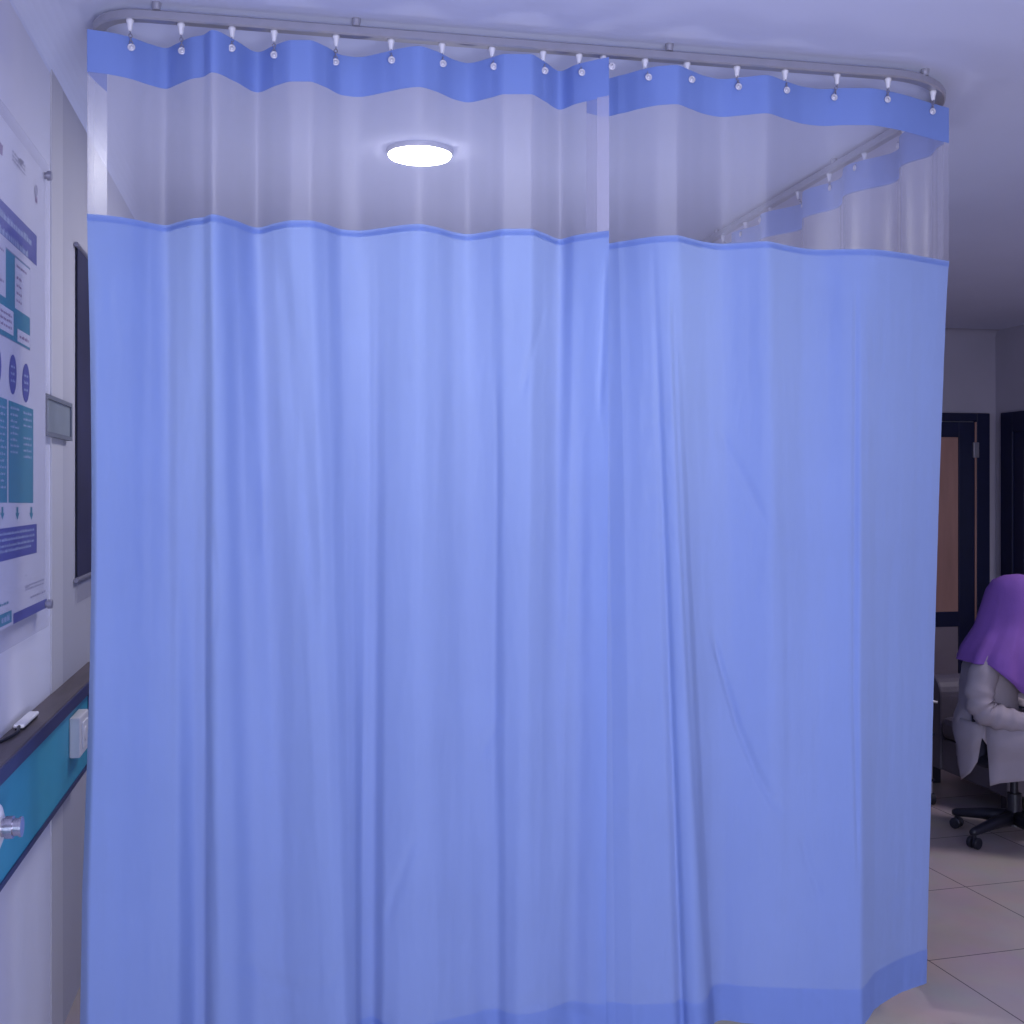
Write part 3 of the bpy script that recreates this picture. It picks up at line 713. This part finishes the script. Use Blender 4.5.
def skirt(side):
    # from the front edge along the side to the middle of the back; bottom edge follows hem, slit and tail
    top = [(.32, .205), (.2, .21), (.05, .212), (-.05, .212), (-.12, .208), (-.125, .207), (-.18, .19), (-.225, .14), (-.25, .07), (-.258, 0)]
    bot = [(.33, .235), (.21, .24), (.06, .245), (-.06, .248), (-.10, .246), (-.155, .235), (-.185, .22), (-.225, .17), (-.245, .08), (-.25, 0)]
    zb_ = [.36, .355, .34, .315, .30, .40, .345, .30, .35, .37]
    rows = []
    for i in range(13):
        t = i / 12; row = []
        for (a, b), (c, d), zq, k in zip(top, bot, zb_, range(10)):
            zt_ = .575 - (.02 if k < 2 else 0)
            bulge = .025 * math.sin(min(1, t * 1.6) * math.pi) * (1 if k < 6 else .6)
            row.append(L(a + (c - a) * t - (bulge if k > 6 else 0), side * (b + (d - b) * t + (bulge if k <= 6 else 0) + .006 * math.sin(k * 2.3 + t * 5)), zt_ + (zq - zt_) * t))
        rows.append(row)
    return rows
bm = bmesh.new()
for s in (-1, 1):
    rws = skirt(s)
    grid(bm, [r[:5] for r in rws]); 
    slit = 5
    grid(bm, [r[4:6] for r in rws[:slit]]); grid(bm, [r[5:] for r in rws])
lap = []
for f in (-.06, .02, .10, .2, .32):
    lap.append([L(f, -.21 + .42 * k / 10, .575 - (.02 if f > .1 else 0) + .03 * math.sin(math.pi * k / 10) * (1 + .3 * math.cos(6 * math.pi * k / 10))) for k in range(11)])
grid(bm, lap)
sk = link('coat_skirt', bm, M['coat'], coat, smooth=True)
sm = sk.modifiers.new('thickness', 'SOLIDIFY'); sm.thickness = .003
# hijab: hood over the head flowing to a cape over shoulders and chest
bm = bmesh.new(); rings = []
HJ = [(1.243, .015, .012, .012, .012), (1.236, .01, .055, .05, .055), (1.215, .005, .098, .085, .082), (1.17, .0, .122, .112, .102), (1.12, -.005, .132, .118, .108), (1.06, -.015, .140, .118, .112), (1.00, -.03, .142, .12, .125), (.95, -.05, .150, .14, .165), (.90, -.07, .160, .16, .215), (.86, -.085, .158, .175, .235)]
NK = 56
for z, fc, rb, rf, rs in HJ:
    ring = []
    for k in range(NK):
        q = 2 * math.pi * k / NK; c, s_ = math.cos(q), math.sin(q)
        fold = 1 + (.035 * math.sin(9 * q + 1) + .02 * math.sin(15 * q)) * max(0, min(1, (1.12 - z) / .2))
        ring.append(L(fc + (rf if c > 0 else rb) * c * fold, rs * s_ * fold, z))
    rings.append(ring)
# hanging edge: lower in front, short at the back
for t in (.35, .7, 1):
    ring = []
    for k in range(NK):
        q = 2 * math.pi * k / NK; c, s_ = math.cos(q), math.sin(q); fold = 1 + .045 * math.sin(9 * q + 1) + .025 * math.sin(15 * q)
        drop = (.015 + .17 * max(0, c + .15) ** 1.3) * t
        ring.append(L(-.085 + ((.178 + .01 * t) if c > 0 else .158 + .006 * t) * c * fold, (.235 + .008 * t) * s_ * fold, .86 - drop))
    rings.append(ring)
loft(bm, rings, True, False)
# leave the face open
bm.faces.ensure_lookup_table()
kill = []
for f in bm.faces:
    c = f.calc_center_median(); loc = ((c.x - CX) * PF_ - (c.y - CY) * PS_, (c.x - CX) * PS_ + (c.y - CY) * PF_, c.z)
    if loc[0] > .05 and abs(loc[1]) < .07 and 1.02 < loc[2] < 1.18: kill.append(f)
bmesh.ops.delete(bm, geom=kill, context='FACES')
hj = link('hijab', bm, M['hijab'], pe, smooth=True)
hj.modifiers.new('thickness', 'SOLIDIFY').thickness = .003

# small trolley almost hidden behind the curtain edge
tr = on_z(931, 800, .02); tX, tY = tr.x, tr.y
tl = empty('trolley', (tX - .2, tY + .1, 0), 'dark trolley on castors, only its edge showing beside the blue curtain', 'trolley')
x1_ = tX + .012; x0_ = tX - .42; y0_ = tY - .02; y1_ = tY + .36
link('shelf', B(x0_, x1_, y0_, y1_, .36, .375), M['black'], tl, bevel=.004); link('shelf', B(x0_, x1_, y0_, y1_, .12, .135), M['black'], tl, bevel=.004)
for xx in (x0_ + .012, x1_ - .018):
    for yy in (y0_ + .012, y1_ - .012):
        bm = bmesh.new(); tube(bm, [(xx, yy, .06), (xx, yy, .36)], .009, 10); link('post', bm, M['dsteel'], tl)
        bm = bmesh.new(); tube(bm, [(xx - .012, yy, .03), (xx + .014, yy, .03)], .03, 18); tube(bm, [(xx, yy, .03), (xx, yy, .07)], .008, 8); link('castor', bm, M['black'], tl)
zk = on_z(934, 740, .375)
bxx = empty('storage_box', (x1_ - .1, y0_ + .15, .375), 'dark box on the trolley beside the curtain edge', 'box')
link('tub', B(x1_ - .2, x1_ - .004, y0_ + .02, y0_ + .26, .376, .455), M['black'], bxx, bevel=.005)
link('lid', B(x1_ - .204, x1_, y0_ + .016, y0_ + .264, .455, .468), M['black'], bxx, bevel=.003)
bm = bmesh.new(); rows = []
for i in range(9):
    for_ = []
    for k in range(9):
        u, v = k / 8, i / 8
        for_.append((x1_ - .17 + .195 * u, y0_ + .02 + .22 * v,   .492 + .03 * math.sin(u * 2.0 + v * 1.1) + .010 * math.sin(u * 8 + v * 6) * (1 if u < .9 else .4)))
    rows.append(for_)
grid(bm, rows)
tw = link('folded_towel', bm, M['white'], None, smooth=True); tag(tw, 'crumpled white towel on the dark box beside the curtain edge', 'towel')
tw.modifiers.new('thickness', 'SOLIDIFY').thickness = -.012

# ------------------------------------------------------------------ light
def area(name, loc, rot, sx, sy, power, col):
    l = bpy.data.lights.new(name, 'AREA'); l.shape = 'RECTANGLE'; l.size = sx; l.size_y = sy; l.energy = power; l.color = col
    o = bpy.data.objects.new(name, l); C.objects.link(o); o.location = loc; o.rotation_euler = rot; return o
R_ = math.radians
area('front_fill', (.8, -1.6, 1.05), (R_(90), 0, R_(4)), 2.4, 1.4, 62, (.74, .79, 1.0))  # added bluish fill behind the camera, not an actual window
area('front_ceiling_panel', (.45, 1.72, ZC - .03), (0, 0, 0), 1.7, .3, 11, (.84, .85, 1.0))
up = area('ceiling_fill', (.75, -.7, 1.0), (0, 0, 0), 1.0, .8, 54, (.74, .78, 1.0))  # unseen fill added behind the camera to brighten the ceiling
up.rotation_euler = (Vector((.6, 2.3, ZC)) - up.location).to_track_quat('-Z', 'Y').to_euler()
area('side_room_fill', (4.5, 4.0, ZC - .03), (0, 0, 0), .6, .6, 42, (.95, .88, 1.0))  # overhead fill added to lift the dark right side, no real fitting
area('bay_fill', (.6, 4.5, 1.5), (R_(180), 0, 0), .7, .5, 8.5, (.82, .84, 1.0))  # added upward fill inside the bay, hidden below the clear band
lp = bpy.data.lights.new('lamp_bulb', 'AREA'); lp.shape = 'DISK'; lp.size = .45; lp.energy = 17; lp.color = (.95, .94, 1.0)
lo = bpy.data.objects.new('lamp_bulb', lp); C.objects.link(lo); lo.location = (LX, LY, ZC - .04)
w = bpy.data.worlds.new('world'); sc.world = w; w.use_nodes = True
w.node_tree.nodes['Background'].inputs[0].default_value = (.55, .56, .9, 1); w.node_tree.nodes['Background'].inputs[1].default_value = .3
